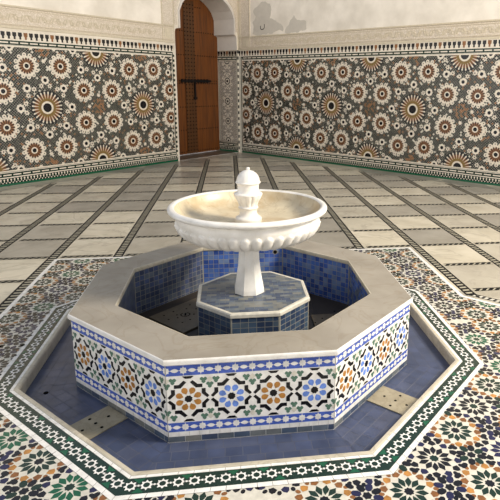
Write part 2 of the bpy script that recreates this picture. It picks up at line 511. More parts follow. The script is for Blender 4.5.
# raised arabesque scallops along the right frieze and the left frieze
for wall, fn, s0, s1, zc in ((wall_left, FL, S0, 5.05, 2.66), (wall_right, FR, -6.88, 1.6, 2.60)):
    b = MB(); x = s0 + .15
    while x < s1 - .1:
        for r0, r1 in ((.09, .102), (.05, .06)):
            for sg in (1, -1):
                for k in range(8):
                    a0, a1 = pi * k / 8, pi * (k + 1) / 8
                    pts = [(x + (0 if sg == 1 else .12) + r0 * cos(a0), zc + sg * (r0 * sin(a0) - .05)), (x + (0 if sg == 1 else .12) + r1 * cos(a0), zc + sg * (r1 * sin(a0) - .05)),
                           (x + (0 if sg == 1 else .12) + r1 * cos(a1), zc + sg * (r1 * sin(a1) - .05)), (x + (0 if sg == 1 else .12) + r0 * cos(a1), zc + sg * (r0 * sin(a1) - .05))]
                    if sg == -1: pts = pts[::-1]
                    b.prism(pts, .01, .02, 'moulding_plaster', fn)
        x += .24
    b.build('scalloped_arabesque', wall)
# square blocks in the frieze corners
b = MB()
for r in (.1, .06): b.box(5.2525 - r, 5.2525 + r, 2.66 - r, 2.66 + r, .01, .028 - r * .08, 'moulding_plaster', FL)
b.build('corner_rosette', wall_left)
b = MB()
for r in (.1, .06): b.box(-7.07 - r, -7.07 + r, 2.605 - r, 2.605 + r, .01, .028 - r * .08, 'moulding_plaster', FR)
b.build('corner_rosette', wall_right)
# carved spandrel around the arch
def off(pl, d):
    return [(DC + (x - DC) * (1 + d / .84), z + (d if z > 3.2 else 0)) for x, z in pl]
b = MB()
inner = off(arch, .075)
outl = [(5.43, 2.86), (inner[0][0], 2.86)] + inner + [(inner[-1][0], 2.86), (7.40, 2.86), (7.40, TOP), (5.43, TOP)]
wall_solid(b, outl, -.012, 0, FL, 'carved_plaster')
b.build('carved_spandrel', wall_left)
b = MB()
rim = [(5.58, 2.80)] + arch + [(7.26, 2.80)]
for i in range(len(rim) - 1):
    p, q = rim[i], rim[i + 1]
    e = lambda P_, d: (DC + (P_[0] - DC) * (1 + d / .84), P_[1] + (d if P_[1] > 3.2 else 0))
    b.prism([q, p, e(p, .045), e(q, .045)], -.001, .02, 'smooth_plaster', FL)
b.build('arch_moulding', wall_left)
# slim engaged column in the corner above the dado
b = MB()
b.box(7.395, SL, 2.45, TOP, 0, .03, 'moulding_plaster', FL)
b.build('corner_moulding', wall_left)
b = MB(); b.box(SR + .001, SR + .05, 2.45, TOP, 0, .02, 'moulding_plaster', FR); b.build('corner_moulding', wall_right)

# flaked areas of the plaster, right wall
def wpx(poly, fn, h, m, mb):
    for _ in range(3):      # ragged edge
        out = []
        for i, p in enumerate(poly):
            q = poly[(i + 1) % len(poly)]; l = hypot(q[0] - p[0], q[1] - p[1])
            out += [p, ((p[0] + q[0]) / 2 + random.uniform(-.16, .16) * l, (p[1] + q[1]) / 2 + random.uniform(-.16, .16) * l)]
        poly = out
    n = len(poly)
    wall_solid(mb, poly, -h, 0, fn, m)
b = MB()
wpx([(-6.83, 2.80), (-6.79, 2.95), (-6.83, 3.05), (-6.72, 3.17), (-6.80, 3.3), (-6.62, 3.42), (-6.4, 3.48), (-6.22, 3.3), (-6.27, 3.12), (-6.05, 3.02), (-5.88, 2.93), (-5.86, 2.80), (-6.2, 2.775), (-6.5, 2.78)], FR, .0015, 'worn_plaster', b)
wpx([(-5.82, 2.79), (-5.7, 2.93), (-5.66, 3.02), (-5.55, 3.14), (-5.46, 3.03), (-5.2, 2.99), (-5.18, 2.84), (-5.35, 2.80), (-5.6, 2.775)], FR, .0015, 'worn_plaster', b)
b.build('flaked_plaster', wall_right)
b = MB()
pts = [(-6.56, 2.97), (-6.57, 2.91), (-6.54, 2.885), (-6.47, 2.89), (-6.44, 2.92), (-6.44, 3.0)]
for i in range(5):
    p, q = pts[i], pts[i + 1]
    dx, dz = q[0] - p[0], q[1] - p[1]; l = hypot(dx, dz); nx, nz = -dz / l * .009, dx / l * .009
    b.prism([(p[0] - nx, p[1] - nz), (q[0] - nx, q[1] - nz), (q[0] + nx, q[1] + nz), (p[0] + nx, p[1] + nz)][::1], .0016, .003, 'scratch', FR)
b.build('scratch_mark', wall_right)

# ------------------------------------------------------------------ door
door = tag(empty('door_1', FL(DC, .015, -DD)), None, None, None, 'structure')
tag(door, 'tall arched cedar door with iron studs and a long bolt')
FDr = lambda s, z, h: FL(s, z, -DD + h)
# two leaves cut from the doorway's outline, meeting at the middle strip
def half(lo, hi):
    pl = [(max(lo, min(hi, x)), z) for x, z in door_out]
    # outline between lo and hi
    out = []
    full = door_out
    for i in range(len(full)):
        p = full[i]
        if lo <= p[0] <= hi: out.append(p)
    return out
left = [p for p in door_out if p[0] < DC - .001]
right = [p for p in door_out if p[0] > DC + .001]
sh = lambda pl: [(x + (.004 if x < DC else -.010), max(.015, z - .003)) for x, z in pl]
apz = max(z for _, z in arch) - .004
for pl in (sh(left) + [(DC - .002, apz), (DC - .002, .015)], [(DC + .002, .015), (DC + .002, apz)] + sh(right)):
    b = MB(); wall_solid(b, pl, 0, .07, FDr, 'cedar'); b.build('door_leaf', door)
b = MB(); b.box(DC - .16, DC + .16, .02, 3.50, 0, .018, 'dark_cedar', FDr); b.build('cover_strip', door)
def studs(pts, name, r=.016):
    b = MB()
    for s, z, h in pts:
        n = 8; v = [FDr(s + r * cos(2 * pi * k / n), z + r * sin(2 * pi * k / n), h) for k in range(n)]
        v += [FDr(s + r * .6 * cos(2 * pi * k / n), z + r * .6 * sin(2 * pi * k / n), h + r * .6) for k in range(n)]
        b.mesh(v, [(k, (k + 1) % n, n + (k + 1) % n, n + k) for k in range(n)] + [tuple(range(n, 2 * n))], 'iron')
    return b.build(name, door)
for z in (.07, .585, 1.12, 1.72, 1.66, 2.30, 2.83, 3.38):
    half_w = .93 if z < 2.7 else (.8 if z < 3.2 else .45)
    pts = []; s = DC - half_w
    while s < DC + half_w:
        if abs(s - DC) > .165: pts.append((s, z, 0))
        s += .075
    studs(pts, 'stud_row')
for dx in (-.135, -.045, .045, .135):
    pts = []; z = .1
    while z < 3.45: pts.append((DC + dx, z, .018)); z += .085
    studs(pts, 'stud_column', .018)
bolt = MB(); bolt.box(6.10, 7.05, 1.69, 1.745, .03, .055, 'iron', FDr)
k = 6.12
while k < 7.0: bolt.box(k, k + .03, 1.675, 1.76, .02, .062, 'iron', FDr); k += .1
bo = bolt.build('door_bolt', door)
b = MB(); b.box(6.515, 6.555, 1.34, 1.69, .02, .05, 'iron', FDr); b.box(6.49, 6.58, 1.29, 1.35, .02, .06, 'iron', FDr); b.build('bolt_handle', door)

# ------------------------------------------------------------------ floor
def inv(x, y):
    c, s = cos(-ROT), sin(-ROT); return (x * c - y * s, x * s + y * c)
def octo(a, ph=0): 
    r = a / cos(pi / 8); return [(r * cos(radians(-112.5 + 45 * i)), r * sin(radians(-112.5 + 45 * i))) for i in range(8)]
Pl = FL(S0, 0, 0); Pc = FL(SL, 0, 0); Pr = FR(1.6, 0, 0)
room = [(Pl[0], Pl[1]), (Pl[0], -4.8), (Pr[0], -4.8), (Pr[0], Pr[1]), (Pc[0], Pc[1])]
room_l = [inv(*p) for p in room]
floor = empty('floor', (0, 0, 0), ROT); tag(floor, kind='structure')
rec = [FL(D1, 0, 0)[:2], FL(D1, 0, -DD - .07)[:2], FL(D0, 0, -DD - .07)[:2], FL(D0, 0, 0)[:2]]
FLC = lambda x, y, h: (x, y, h)
def poly_faces(mb, outer, hole, z, m):
    pts, tri = tess(outer, hole)
    fs = []
    for t_ in tri:
        p, q, r = (pts[i] for i in t_)
        cr = (q[0] - p[0]) * (r[1] - p[1]) - (q[1] - p[1]) * (r[0] - p[0])
        fs.append(tuple(t_) if cr > 0 else tuple(reversed(t_)))
    mb.mesh([(x, y, z) for x, y in pts], fs, m)
KERB = 1.302
b = MB()
poly_faces(b, room_l[::-1] if False else room_l, octo(KERB), 0, 'floor_marble')
b.build('marble_paving', floor)
b = MB(); b.face([(*inv(*p), 0.002) for p in rec], 'threshold_marble')
b.build('threshold_slab', floor, weld=True)
b = MB(); Mth = [inv(*FL(s, 0, h)[:2]) for s, h in ((D0 - .03, .02), (D1 + .05, .02), (D1 + .05, -.02), (D0 - .03, -.02))]
b.face([(x, y, .004) for x, y in Mth], 'cream_glaze'); b.build('threshold_strip', floor)

# the star-shaped mosaic field
A = 1.775; K = 2.225
star = []
base = [(A, -(K - A)), (K, 0), (A, K - A), (A, A)]
for q in range(4):
    c, s = round(cos(q * pi / 2)), round(sin(q * pi / 2))
    for x, y in base: star.append((x * c - y * s, x * s + y * c))
def instar(x, y, g=0):
    ax, ay = abs(x), abs(y)
    return (ax < A + g and ay < A + g) or (ax + ay < K + g * 1.4)
def inroom(x, y, g=.02):
    X, Y = x * cos(ROT) - y * sin(ROT), x * sin(ROT) + y * cos(ROT)
    return nL[0] * X + nL[1] * Y < DL - g and nR[0] * X + nR[1] * Y < DR - g and Y > -4.8 and X > Pl[0] and X < Pr[0]
OUT = lambda x, y: (not instar(x, y, .0)) and inroom(x, y, .34)
M = Mosaic(FLC, test=OUT)
# ladders running away from the viewer
LP = .06
for k in range(-9, 10):
    x = .02 + .61 * k; y = -4.7
    while y < 9.6:
        if OUT(x, y):
            M.rectt(x - .046, x - .028, y, y + LP, 'black_inlay', 1); M.rectt(x + .028, x + .046, y, y + LP, 'black_inlay', 1)
            M.rectt(x - .030, x + .030, y, y + LP, 'cream_inlay', 1)
            M.t([(x - .030, y + .002), (x + .030, y + .008), (x + .030, y + .040), (x - .030, y + .034)], 'black_inlay', 2)
        y += LP
# twisted bands running across
for k in range(-7, 16):
    y = -.07 + .635 * k; x = -6.0
    while x < 6:
        kx = (x + .03 - .02) / .61; near_l = abs(kx - round(kx)) * .61
        if OUT(x, y) and near_l > .062:
            M.rectt(x, x + .06, y - .026, y + .026, 'cream_inlay', 1)
            M.t([(x - .008, y - .02), (x + .032, y - .02), (x + .070, y + .02), (x + .030, y + .02)], 'black_inlay', 2)
            M.rectt(x, x + .06, y - .027, y - .021, 'black_inlay', 2); M.rectt(x, x + .06, y + .021, y + .034, 'black_inlay', 2)
        x += .06
M.build('inlaid_band', floor)
# plain border along both walls
M = Mosaic(FLC, test=lambda x, y: inroom(x, y, -.1))
for fn, s0, s1 in ((FL, S0, SL - .25), (FR, SR + .25, 1.6)):
    for h0, h1, m in ((.27, .30, 'field_black'), (.16, .17, 'field_black')):
        s = s0
        pts = [inv(*fn(s0, 0, h0)[:2]), inv(*fn(s1, 0, h0)[:2]), inv(*fn(s1, 0, h1)[:2]), inv(*fn(s0, 0, h1)[:2])]
        M.test = None
        if (pts[1][0] - pts[0][0]) * (pts[2][1] - pts[1][1]) - (pts[1][1] - pts[0][1]) * (pts[2][0] - pts[1][0]) < 0: pts = pts[::-1]
        M.t(pts, m, 1)
M.build('wall_border_inlay', floor)
# ladder along the slanting sides of the star
M = Mosaic(FLC)
for q in range(4):
    for sg in (1, -1):
        # from the notch (A, K-A) to the tip (K, 0)
        p0 = Vector((A + .05, (K - A) + .01)); p1 = Vector((K + .06, 0))
        d = (p1 - p0); L_ = d.length; d /= L_; nn = Vector((-d.y, d.x))
        if nn.x + nn.y < 0: nn = -nn
        s = 0
        while s < L_ - .02:
            for a0, a1, m, ly in ((-.0, .010, 'black_glaze', 1), (.05, .06, 'black_glaze', 1), (.010, .05, 'cream_glaze', 1)):
                pts = [p0 + d * s + nn * a0, p0 + d * (s + .046) + nn * a0, p0 + d * (s + .046) + nn * a1, p0 + d * s + nn * a1]
                pp = [(v.x, v.y * sg) for v in pts]; c, s_ = round(cos(q * pi / 2)), round(sin(q * pi / 2))
                pp = [(x * c - y * s_, x * s_ + y * c) for x, y in pp]
                ar = sum(pp[i][0] * pp[(i + 1) % 4][1] - pp[(i + 1) % 4][0] * pp[i][1] for i in range(4))
                M.t(pp if ar > 0 else pp[::-1], m, ly)
            pts = [p0 + d * (s + .004) + nn * .01, p0 + d * (s + .026) + nn * .01, p0 + d * (s + .036) + nn * .05, p0 + d * (s + .014) + nn * .05]
            pp = [(v.x, v.y * sg) for v in pts]; pp = [(x * c - y * s_, x * s_ + y * c) for x, y in pp]
            ar = sum(pp[i][0] * pp[(i + 1) % 4][1] - pp[(i + 1) % 4][0] * pp[i][1] for i in range(4))
            M.t(pp if ar > 0 else pp[::-1], 'field_black', 2)
            s += .046
M.build('slanted_inlaid_band', floor)

M = Mosaic(FLC)
poly_faces(M, star, octo(1.44), .0012, 'cream_glaze')
# grey line just inside the star's white border
def instar_m(x, y): return instar(x, y, -.03) and not inocto(x, y, 1.432)
def inocto(x, y, a):
    ax, ay = abs(x), abs(y); return ax < a and ay < a and (ax + ay) * .70711 < a
M.STEP = .0006
M.test = lambda x, y: instar_m(x, y)
M.mid = True
R2 = .70711
DK = ['black_glaze', 'green_glaze', 'field_black', 'navy_glaze']
def oval(x, y, a, l, w, m, ly=3):
    M.polar(x, y, a, [(l, 0), (l * .7, w * .75), (0, w), (-l * .7, w * .75), (-l, 0), (-l * .7, -w * .75), (0, -w), (l * .7, -w * .75)], m, ly)
PT = .256
for sgn in (1, -1):
    for quad in (-1, 1):
        # frame: n outward along the diagonal, v along it; mirrored left / right and front / back
        for i in range(-2, 5):
            for j in range(-9, 10):
                n_ = (1.541 if sgn == 1 else 1.50) + PT * i; v_ = -.134 + PT * j
                x = (n_ + v_) * R2 * sgn; y = -(n_ - v_) * R2
                if x * sgn < 0.0 : continue
                if quad == 1:
                    y = -y
                    if y < 0: continue
                elif y > 0: continue
                kind = (i + j) % 2
                ctr = 'green_glaze' if kind else 'black_glaze'
                M.lobed(x, y, .023, .018, 8, ctr, 3)
                pet = 'green_glaze' if kind == 0 else random.choice(['navy_glaze', 'bright_green_glaze', 'black_glaze'])
                for q in range(12):
                    a = 2 * pi * q / 12 + pi / 12
                    M.polar(x, y, a, [(.027, 0), (.044, -.0095), (.060, -.0148), (.084, 0), (.060, .0148), (.044, .0095)], pet, 3)
                    rim_m = ('amber_glaze', 'rust_glaze')[q % 2] if kind == 0 else ('black_glaze', 'navy_glaze')[q % 2]
                    M.polar(x, y, a, [(.088, 0), (.099, -.019), (.116, -.013), (.126, 0), (.116, .013), (.099, .019)], rim_m, 3)
                    oval(x + .119 * cos(a + pi / 12), y + .119 * sin(a + pi / 12), a, .013, .010, 'black_glaze' if kind else 'rust_glaze')
                # the star where four rosettes meet, and the ovals between two neighbours
                cx, cy = x + PT * R2 * sgn, y
                M.lobed(cx, cy, .022, .017, 6, 'black_glaze', 4)
                for q in range(8):
                    a = q * pi / 4 + pi / 8
                    oval(cx + .047 * cos(a), cy + .047 * sin(a), a, .023, .0165, ['green_glaze', 'black_glaze'][q % 2] if kind else ['black_glaze', 'navy_glaze'][q % 2], 4)
                    if q % 2 == 0:
                        b_ = q * pi / 4 + pi / 4
                        oval(cx + .088 * cos(b_), cy + .088 * sin(b_), b_, .021, .014, 'black_glaze', 4)
M.build('star_mosaic', floor)
# pale border strip along the star's outline
M = Mosaic(FLC)
ns = len(star)
for i in range(ns):
    p, q, o_, e_ = Vector(star[i]), Vector(star[(i + 1) % ns]), Vector(star[i - 1]), Vector(star[(i + 2) % ns])
    def inn_(a, b_, c_):
        u, w_ = (b_ - a).normalized(), (c_ - b_).normalized()
        m_ = Vector((-u.y - w_.y, u.x + w_.x)).normalized(); n_ = Vector((-u.y, u.x))
        return b_ + m_ * (.032 / m_.dot(n_))
    P_, Q_ = inn_(o_, p, q), inn_(p, q, e_)
    M.t([tuple(p), tuple(q), tuple(Q_), tuple(P_)], 'white_glaze', 5)
M.build('star_border', floor)
# grout outline and white border tiles
def ring_strip(M, a0, a1, pitch, m, layer, gap=.0012):
    for k in range(8):
        f = radians(-90 + 45 * k); n = (cos(f), sin(f)); t_ = (-sin(f), cos(f))
        h0, h1 = a0 * T8, a1 * T8
        cnt = max(1, round(2 * h0 / pitch)); 
        for i in range(cnt):
            u0, u1 = -1 + 2 * i / cnt, -1 + 2 * (i + 1) / cnt
            g = gap
            P = [(a1, u0 * h1 + g), (a1, u1 * h1 - g), (a0, u1 * h0 - g), (a0, u0 * h0 + g)]
            pts = [(n[0] * p + t_[0] * q, n[1] * p + t_[1] * q) for p, q in P]
            M.t(pts, m, layer)
M = Mosaic(FLC)
for a0, a1 in ((KERB, 1.3205), (1.4126, 1.44)):
    ring_strip(M, a0, a1, 10, 'grout', 3, 0)
    ring_strip(M, a0 + .001, a1 - .0012, .066, 'white_glaze', 4)
ring_strip(M, 1.3205, 1.4126, 10, 'green_glaze', 3, 0)
for k in range(8):
    f = radians(-90 + 45 * k); n = (cos(f), sin(f)); t_ = (-sin(f), cos(f))
    am = 1.3666; Lh = am * T8; cnt = 17
    def put(p, q): return (n[0] * p + t_[0] * q, n[1] * p + t_[1] * q)
    for i in range(cnt):
        q = -Lh + (i + .5) * 2 * Lh / cnt
        cx, cy = put(am, q); pitch = 2 * Lh / cnt
        M.lobed(cx, cy, .0305, .0195, 8, 'white_glaze', 5, f)
        M.disc(cx, cy, .0145, 'green_glaze', 6, 8, f)
        if i < cnt - 1:
            for sg in (1, -1):
                tri = [put(am + sg * .012, q + pitch / 2), put(am + sg * .041, q + pitch / 2 - .026), put(am + sg * .041, q + pitch / 2 + .026)]
                if sg == 1: tri = tri[::-1]
                if random.random() < .35: M.t(tri[::-1], 'bright_green_glaze', 4)
            M.rectt  # joints between flowers
            lz = [put(am - .006, q + pitch / 2), put(am, q + pitch / 2 - .012), put(am + .006, q + pitch / 2), put(am, q + pitch / 2 + .012)]
            M.t(lz[::-1], 'white_glaze', 5)
M.build('flower_chain_border', floor)

# ------------------------------------------------------------------ overflow channel round the basin
ZB = -.068; A3 = 1.0086
def sweep(mb, prof, mats, smooth=False, zoff=0):
    """octagonal sweep of a closed profile of (apothem, height)"""
    n = len(prof)
    for k in range(8):
        a0, a1 = radians(-112.5 + 45 * k), radians(-67.5 + 45 * k)
        for i in range(n):
            j = (i + 1) % n
            (p, z), (q, w) = prof[i], prof[j]
            m = mats[i] if isinstance(mats, (list, tuple)) else mats
            if m is None: continue
            r, s = p / cos(pi / 8), q / cos(pi / 8)
            mb.face([(r * cos(a0), r * sin(a0), z), (r * cos(a1), r * sin(a1), z), (s * cos(a1), s * sin(a1), w), (s * cos(a0), s * sin(a0), w)][::-1], m, smooth)
chan = tag(empty('overflow_channel', (0, 0, ZB - .02), ROT), 'sunken octagonal channel with blue tiled bed and pale stone kerb around the basin', 'channel')
b = MB()
sweep(b, [(1.2744, ZB), (1.2744, -.006), (1.280, .004), (1.296, .0055), (KERB, .0035), (KERB, ZB)], 'kerb_marble')
b.build('stone_kerb', chan, weld=True)
M = Mosaic(lambda x, y, h: (x, y, ZB - .001 + h))
sweep(M, [(1.0036, ZB - .02), (1.28, ZB - .02), (1.28, ZB - .001), (1.0036, ZB - .001)], 'bed_grout')
for k in range(8):
    f = radians(-90 + 45 * k); n = (cos(f), sin(f)); t_ = (-sin(f), cos(f))
    rows = 4; rh = (1.2744 - A3) / rows
    for r in range(rows):
        a0 = A3 + r * rh; a1 = a0 + rh
        x = -1.2744 * T8 - random.random() * .05
        while x < 1.2744 * T8:
            w = .085; g = .0017
            pts = []
            lim0, lim1 = a0 * T8 - .001, a1 * T8 - .001
            P = [(a1 - g, max(-lim1, min(lim1, x + g))), (a1 - g, max(-lim1, min(lim1, x + w - g))), (a0 + g, max(-lim0, min(lim0, x + w - g))), (a0 + g, max(-lim0, min(lim0, x + g)))]
            if abs(P[0][1] - P[1][1]) + abs(P[2][1] - P[3][1]) > .004:
                M.t([(n[0] * p + t_[0] * q, n[1] * p + t_[1] * q) for p, q in P], random.choice(BED), 2)
            x += w
M.build('blue_tile_bed', chan)
b = MB()
px, py = inv(-1.162, -.461)
b.prism([(px + .014 * cos(a * pi / 5), py + .014 * sin(a * pi / 5)) for a in range(10)], ZB, ZB + .002, 'hole_black'); b.build('drain_hole', chan)

def cover(name, label, ang, rad, w, d, z, m, holes, hr=.008, group=None):
    f = radians(ang) + ROT
    c0 = (rad * cos(f), rad * sin(f), z)
    o = tag(empty(name, c0, f), label, 'drain cover', group)
    off_ = MB(); bb = MB(); t = .006
    def loc(mb, nm):
        me = bpy.data.meshes.new(nm); me.from_pydata(mb.v, [], mb.f)
        for n in mb.names: me.materials.append(MATS[n])
        me.polygons.foreach_set('material_index', mb.m); me.update()
        ob = bpy.data.objects.new(nm, me); C.objects.link(ob); ob.parent = o; return ob
    s = MB(); s.box(-d / 2, d / 2, -w / 2, w / 2, 0, t, m); loc(s, 'marble_slab')
    for hx, hy in holes:
        h = MB(); h.prism([(hx + hr * cos(k * pi / 5), hy + hr * sin(k * pi / 5)) for k in range(10)], t - .001, t + .0008, 'hole_black')
        loc(h, 'drain_hole')
    return o, loc
cover('drain_cover', 'pale stone drain cover with small round holes in channel, front left of basin', -135, 1.1415, .175, .26, ZB + .0005, 'cover_marble',
      [(0, 0), (.075, .0), (-.075, .0), (0, .055), (0, -.055), (.1, -.06)], .0085)
cover('drain_cover', 'pale stone drain cover with small round holes in channel, front right of basin', -45, 1.1415, .185, .26, ZB + .0005, 'cover_marble',
      [(0, 0), (.07, .0), (-.07, .0), (0, .06), (0, -.06)], .0075)

# ------------------------------------------------------------------ basin
A2 = .779; ZF = .03; ZT = .353
basin = tag(empty('fountain_basin', (0, 0, ZB), ROT), 'large octagonal basin with marble coping and colourful mosaic sides', 'fountain basin')
b = MB()
sweep(b, [(A2 + .006, -.04), (1.0036, -.068), (1.0036, ZT), (A2 + .006, ZT)], 'grout')
b.build('basin_wall', basin, weld=True)
b = MB()
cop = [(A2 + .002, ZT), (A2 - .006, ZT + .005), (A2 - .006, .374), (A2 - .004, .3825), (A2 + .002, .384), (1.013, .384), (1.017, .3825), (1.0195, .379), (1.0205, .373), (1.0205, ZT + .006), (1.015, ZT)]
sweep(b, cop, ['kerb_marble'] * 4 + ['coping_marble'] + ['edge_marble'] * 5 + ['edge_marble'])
b.build('marble_coping', basin, weld=True)

Hp = (.022, .292)   # the pattern's foot and head
def basin_face(k):
    f = radians(-90 + 45 * k); n = (cos(f), sin(f)); t_ = (-sin(f), cos(f))
    fn = lambda a, z, h: (n[0] * (1.0046 + h) + t_[0] * a, n[1] * (1.0046 + h) + t_[1] * a, z)
    M = Mosaic(fn); L = 1.0046 * T8 - .001
    M.rect = (-L, L, ZB, ZT)
    M.rectt(-L, L, ZB, ZT, 'white_glaze', 1)
    # footing tiles
    x = -L
    while x < L: M.rectt(x + .001, min(L, x + .079), ZB + .002, ZB + .032, random.choice(DULL), 2); x += .08
    x = -L; 
    while x < L: M.rectt(x, x + .0012, ZB + .034, ZB + .056, 'grout', 2); x += .05
    # blue bands with flowers and lozenges
    for z0, z1 in ((ZB + .058, ZB + .108), (ZT - .060, ZT - .004)):
        M.rectt(-L, L, z0, z1, 'cobalt_glaze', 2); zc = (z0 + z1) / 2
        M.rectt(-L, L, zc - .0008, zc + .0008, 'white_glaze', 3)
        for i in range(11):
            x = -L + i * 2 * L / 10
            M.lobed(x, zc, .0195, .0145, 8, 'white_glaze', 3)
            M.rectt(x - .0008, x + .0008, z0, z1, 'white_glaze', 3)
            xm = x + L / 10
            M.t([(xm - .021, zc), (xm - .010, zc - .008), (xm, zc - .0105), (xm + .010, zc - .008), (xm + .021, zc), (xm + .010, zc + .008), (xm, zc + .0105), (xm - .010, zc + .008)], 'white_glaze', 4)
    z0, z1 = ZB + .108, ZT - .060; zc = (z0 + z1) / 2
    M.rect = (-L, L, z0 + .001, z1 - .001)
    p = 2 * L / 4
    for i in range(4):
        x = -L + (i + .5) * p
        M.lobed(x, zc, .0205, .017, 8, 'black_glaze', 2, pi / 8)
        col = 'amber_glaze' if i % 2 == 0 else 'sky_blue_glaze'
        for q in range(8):
            a = pi / 8 + q * pi / 4
            M.polar(x, zc, a, [(.026, 0), (.040, -.0135), (.052, -.0155), (.061, -.010), (.065, 0), (.061, .010), (.052, .0155), (.040, .0135)], col, 2)
        W = .0085
        # bent black bars: four corners, each with two bars; vertical pairs between the rosettes
        for sx in (1, -1):
            for sz in (1, -1):
                c = lambda pts: [(x + sx * u, zc + sz * v) for u, v in (pts if sx * sz > 0 else pts[::-1])]
                M.t(c([(.008, .090), (.022, .100), (.045, .078), (.068, .078), (.068, .059), (.036, .059)]), 'black_glaze', 2)
                # arms at the cell border
                M.t(c([(p / 2 - .040, .053), (p / 2 - .021, .053), (p / 2 - .021, .031), (p / 2 - .003, .012), (p / 2 - .014, .002), (p / 2 - .040, .026)]), 'black_glaze', 2)
            # black caps above and below
        for sz in (1, -1):
            pts = [(x - .028, zc + sz * .1225), (x + .028, zc + sz * .1225), (x + .014, zc + sz * .109), (x - .014, zc + sz * .109)]
            M.t(pts if sz < 0 else pts[::-1], 'black_glaze', 2)
    for i in range(5):
        x = -L + i * p
        for sz in (1, -1):
            for dx, dz in ((-.030, .099), (.030, .099), (0, .072)):
                [M.lobed(x + dx + .0095 * cos(w_), zc + sz * dz + .0095 * sin(w_), .0105, .009, 4, 'sage_glaze', 2 + .01 * w_) for w_ in (0.5, 2.6, 4.7)]
            M.lobed(x, zc + sz * .100, .016, .012, 4, 'cream_glaze', 3)
    M.rect = None
    M.build('mosaic_panel', basin)
for k in range(8): basin_face(k)

def tiled(M, L, z0, z1, w, h, pal, g=.0016, stagger=0, layer=2):
    z = z1; r = 0
    while z > z0 + .004:
        zz = max(z0, z - h); x = -L - (w * .5 if stagger and r % 2 else 0)
        while x < L - .002:
            a, c_ = max(-L, x) + g, min(L, x + w) - g
            if c_ - a > .004: M.rectt(a, c_, zz + g, z - g, random.choice(pal), layer)
            x += w
        z -= h; r += 1
M = MB()
for k in range(8):
    f = radians(-90 + 45 * k); n = (cos(f), sin(f)); t_ = (-sin(f), cos(f))
    fn = lambda a, z, h: (n[0] * (A2 + .004 - h) - t_[0] * a, n[1] * (A2 + .004 - h) - t_[1] * a, z)
    L = (A2 + .004) * T8
    Mo = Mosaic(fn); Mo.rectt(-L, L, ZF - .01, ZT, 'grout', 1)
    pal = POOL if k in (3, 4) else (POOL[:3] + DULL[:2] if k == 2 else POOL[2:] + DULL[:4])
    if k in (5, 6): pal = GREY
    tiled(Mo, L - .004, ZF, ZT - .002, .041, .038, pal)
    if k == 4:      # opening of the feed pipe in the back wall
        ax = .262
        Mo.disc(ax, .322, .022, 'grout', 3, 14); Mo.disc(ax, .322, .016, 'hole_black', 4, 12)
    Mo.build('pool_lining', basin)
b = MB(); b.face([(x, y, ZF) for x, y in octo(A2 + .01)], 'brown_drain'); b.build('pool_floor', basin)
for ang, lab in ((-157.5, 'dark'),):
    pass
def pool_cover(cx, cy, w, d, rz, label, poly=None):
    c0 = Vector((cx * cos(ROT) - cy * sin(ROT), cx * sin(ROT) + cy * cos(ROT), ZF + .001))
    o = tag(empty('pool_drain_cover', c0, rz + ROT), label, 'drain cover')
    def loc(mb, nm):
        me = bpy.data.meshes.new(nm); me.from_pydata(mb.v, [], mb.f)
        for n in mb.names: me.materials.append(MATS[n])
        me.polygons.foreach_set('material_index', mb.m); me.update()
        ob = bpy.data.objects.new(nm, me); C.objects.link(ob); ob.parent = o; return ob
    s = MB(); s.prism(poly or [(-w / 2, -d / 2), (w / 2, -d / 2), (w / 2, d / 2), (-w / 2, d / 2)], 0, .012, 'shaded_marble'); loc(s, 'marble_slab')
    for hx, hy in [(-.12, .0), (-.08, -.07), (-.06, .06), (-.03, 0), (.07, -.09), (.09, .0), (.02, -.13), (.03, .1), (.05, .17), (.1, .09), (-.02, -.05)]:
        h = MB(); h.prism([(hx + .007 * cos(k * pi / 4), hy + .007 * sin(k * pi / 4)) for k in range(8)], .0115, .0128, 'hole_black'); loc(h, 'drain_hole')
    for k in range(14):      # curved slots of the outlet
        if k in (3, 4): continue
        a0, a1 = 2 * pi * k / 14, 2 * pi * (k + .8) / 14
        h = MB(); h.prism([(.03 + r * cos(a), r * sin(a)) for r, a in ((.028, a0), (.036, a0), (.036, a1), (.028, a1))], .0115, .0128, 'hole_black'); loc(h, 'outlet_slot')
    h = MB(); h.prism([(.024, -.018), (.036, -.018), (.036, .026), (.024, .026)], .0115, .0128, 'hole_black')
    loc(h, 'outlet_slot')
pool_cover(-.46, .26, .30, .30, 0, 'stone outlet cover on the pool floor, its colour darkened for shade, left of the tiled pedestal', [(x + .46, y - .26) for x, y in ((-.683, .249), (-.418, -.029), (-.330, .060), (-.330, .530), (-.364, .569))])
pool_cover(.60, .02, .26, .26, 0, 'square stone outlet cover in deep shade, right of the tiled pedestal')

# ------------------------------------------------------------------ tiled pedestal
AP = .363; ZP = .31; PX = .046
ped = tag(empty('tiled_pedestal', (PX, 0, ZF), ROT), 'low octagonal pedestal of slate blue tiles with cream edging, standing in the pool', 'pedestal')
b = MB(); b.prism([(x + PX, y) for x, y in octo(AP - .004)], ZF, ZP - .004, 'dark_grout'); b.build('core', ped)
for k in range(8):
    f = radians(-90 + 45 * k); n = (cos(f), sin(f)); t_ = (-sin(f), cos(f))
    fn = lambda a, z, h: (PX + n[0] * (AP - .004 + h) + t_[0] * a, n[1] * (AP - .004 + h) + t_[1] * a, z)
    L = (AP - .004) * T8; Mo = Mosaic(fn)
    Mo.rectt(-L, L, ZF, ZP - .02, 'grout', 1)
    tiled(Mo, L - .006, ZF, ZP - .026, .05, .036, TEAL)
    Mo.build('side_tiling', ped)
M = Mosaic(lambda x, y, h: (x + PX, y, ZP - .003 + h))
M.face([(x + PX, y, ZP - .003) for x, y in octo(AP - .018)], 'grout')
y = -AP; r = 0
ap = AP - .022
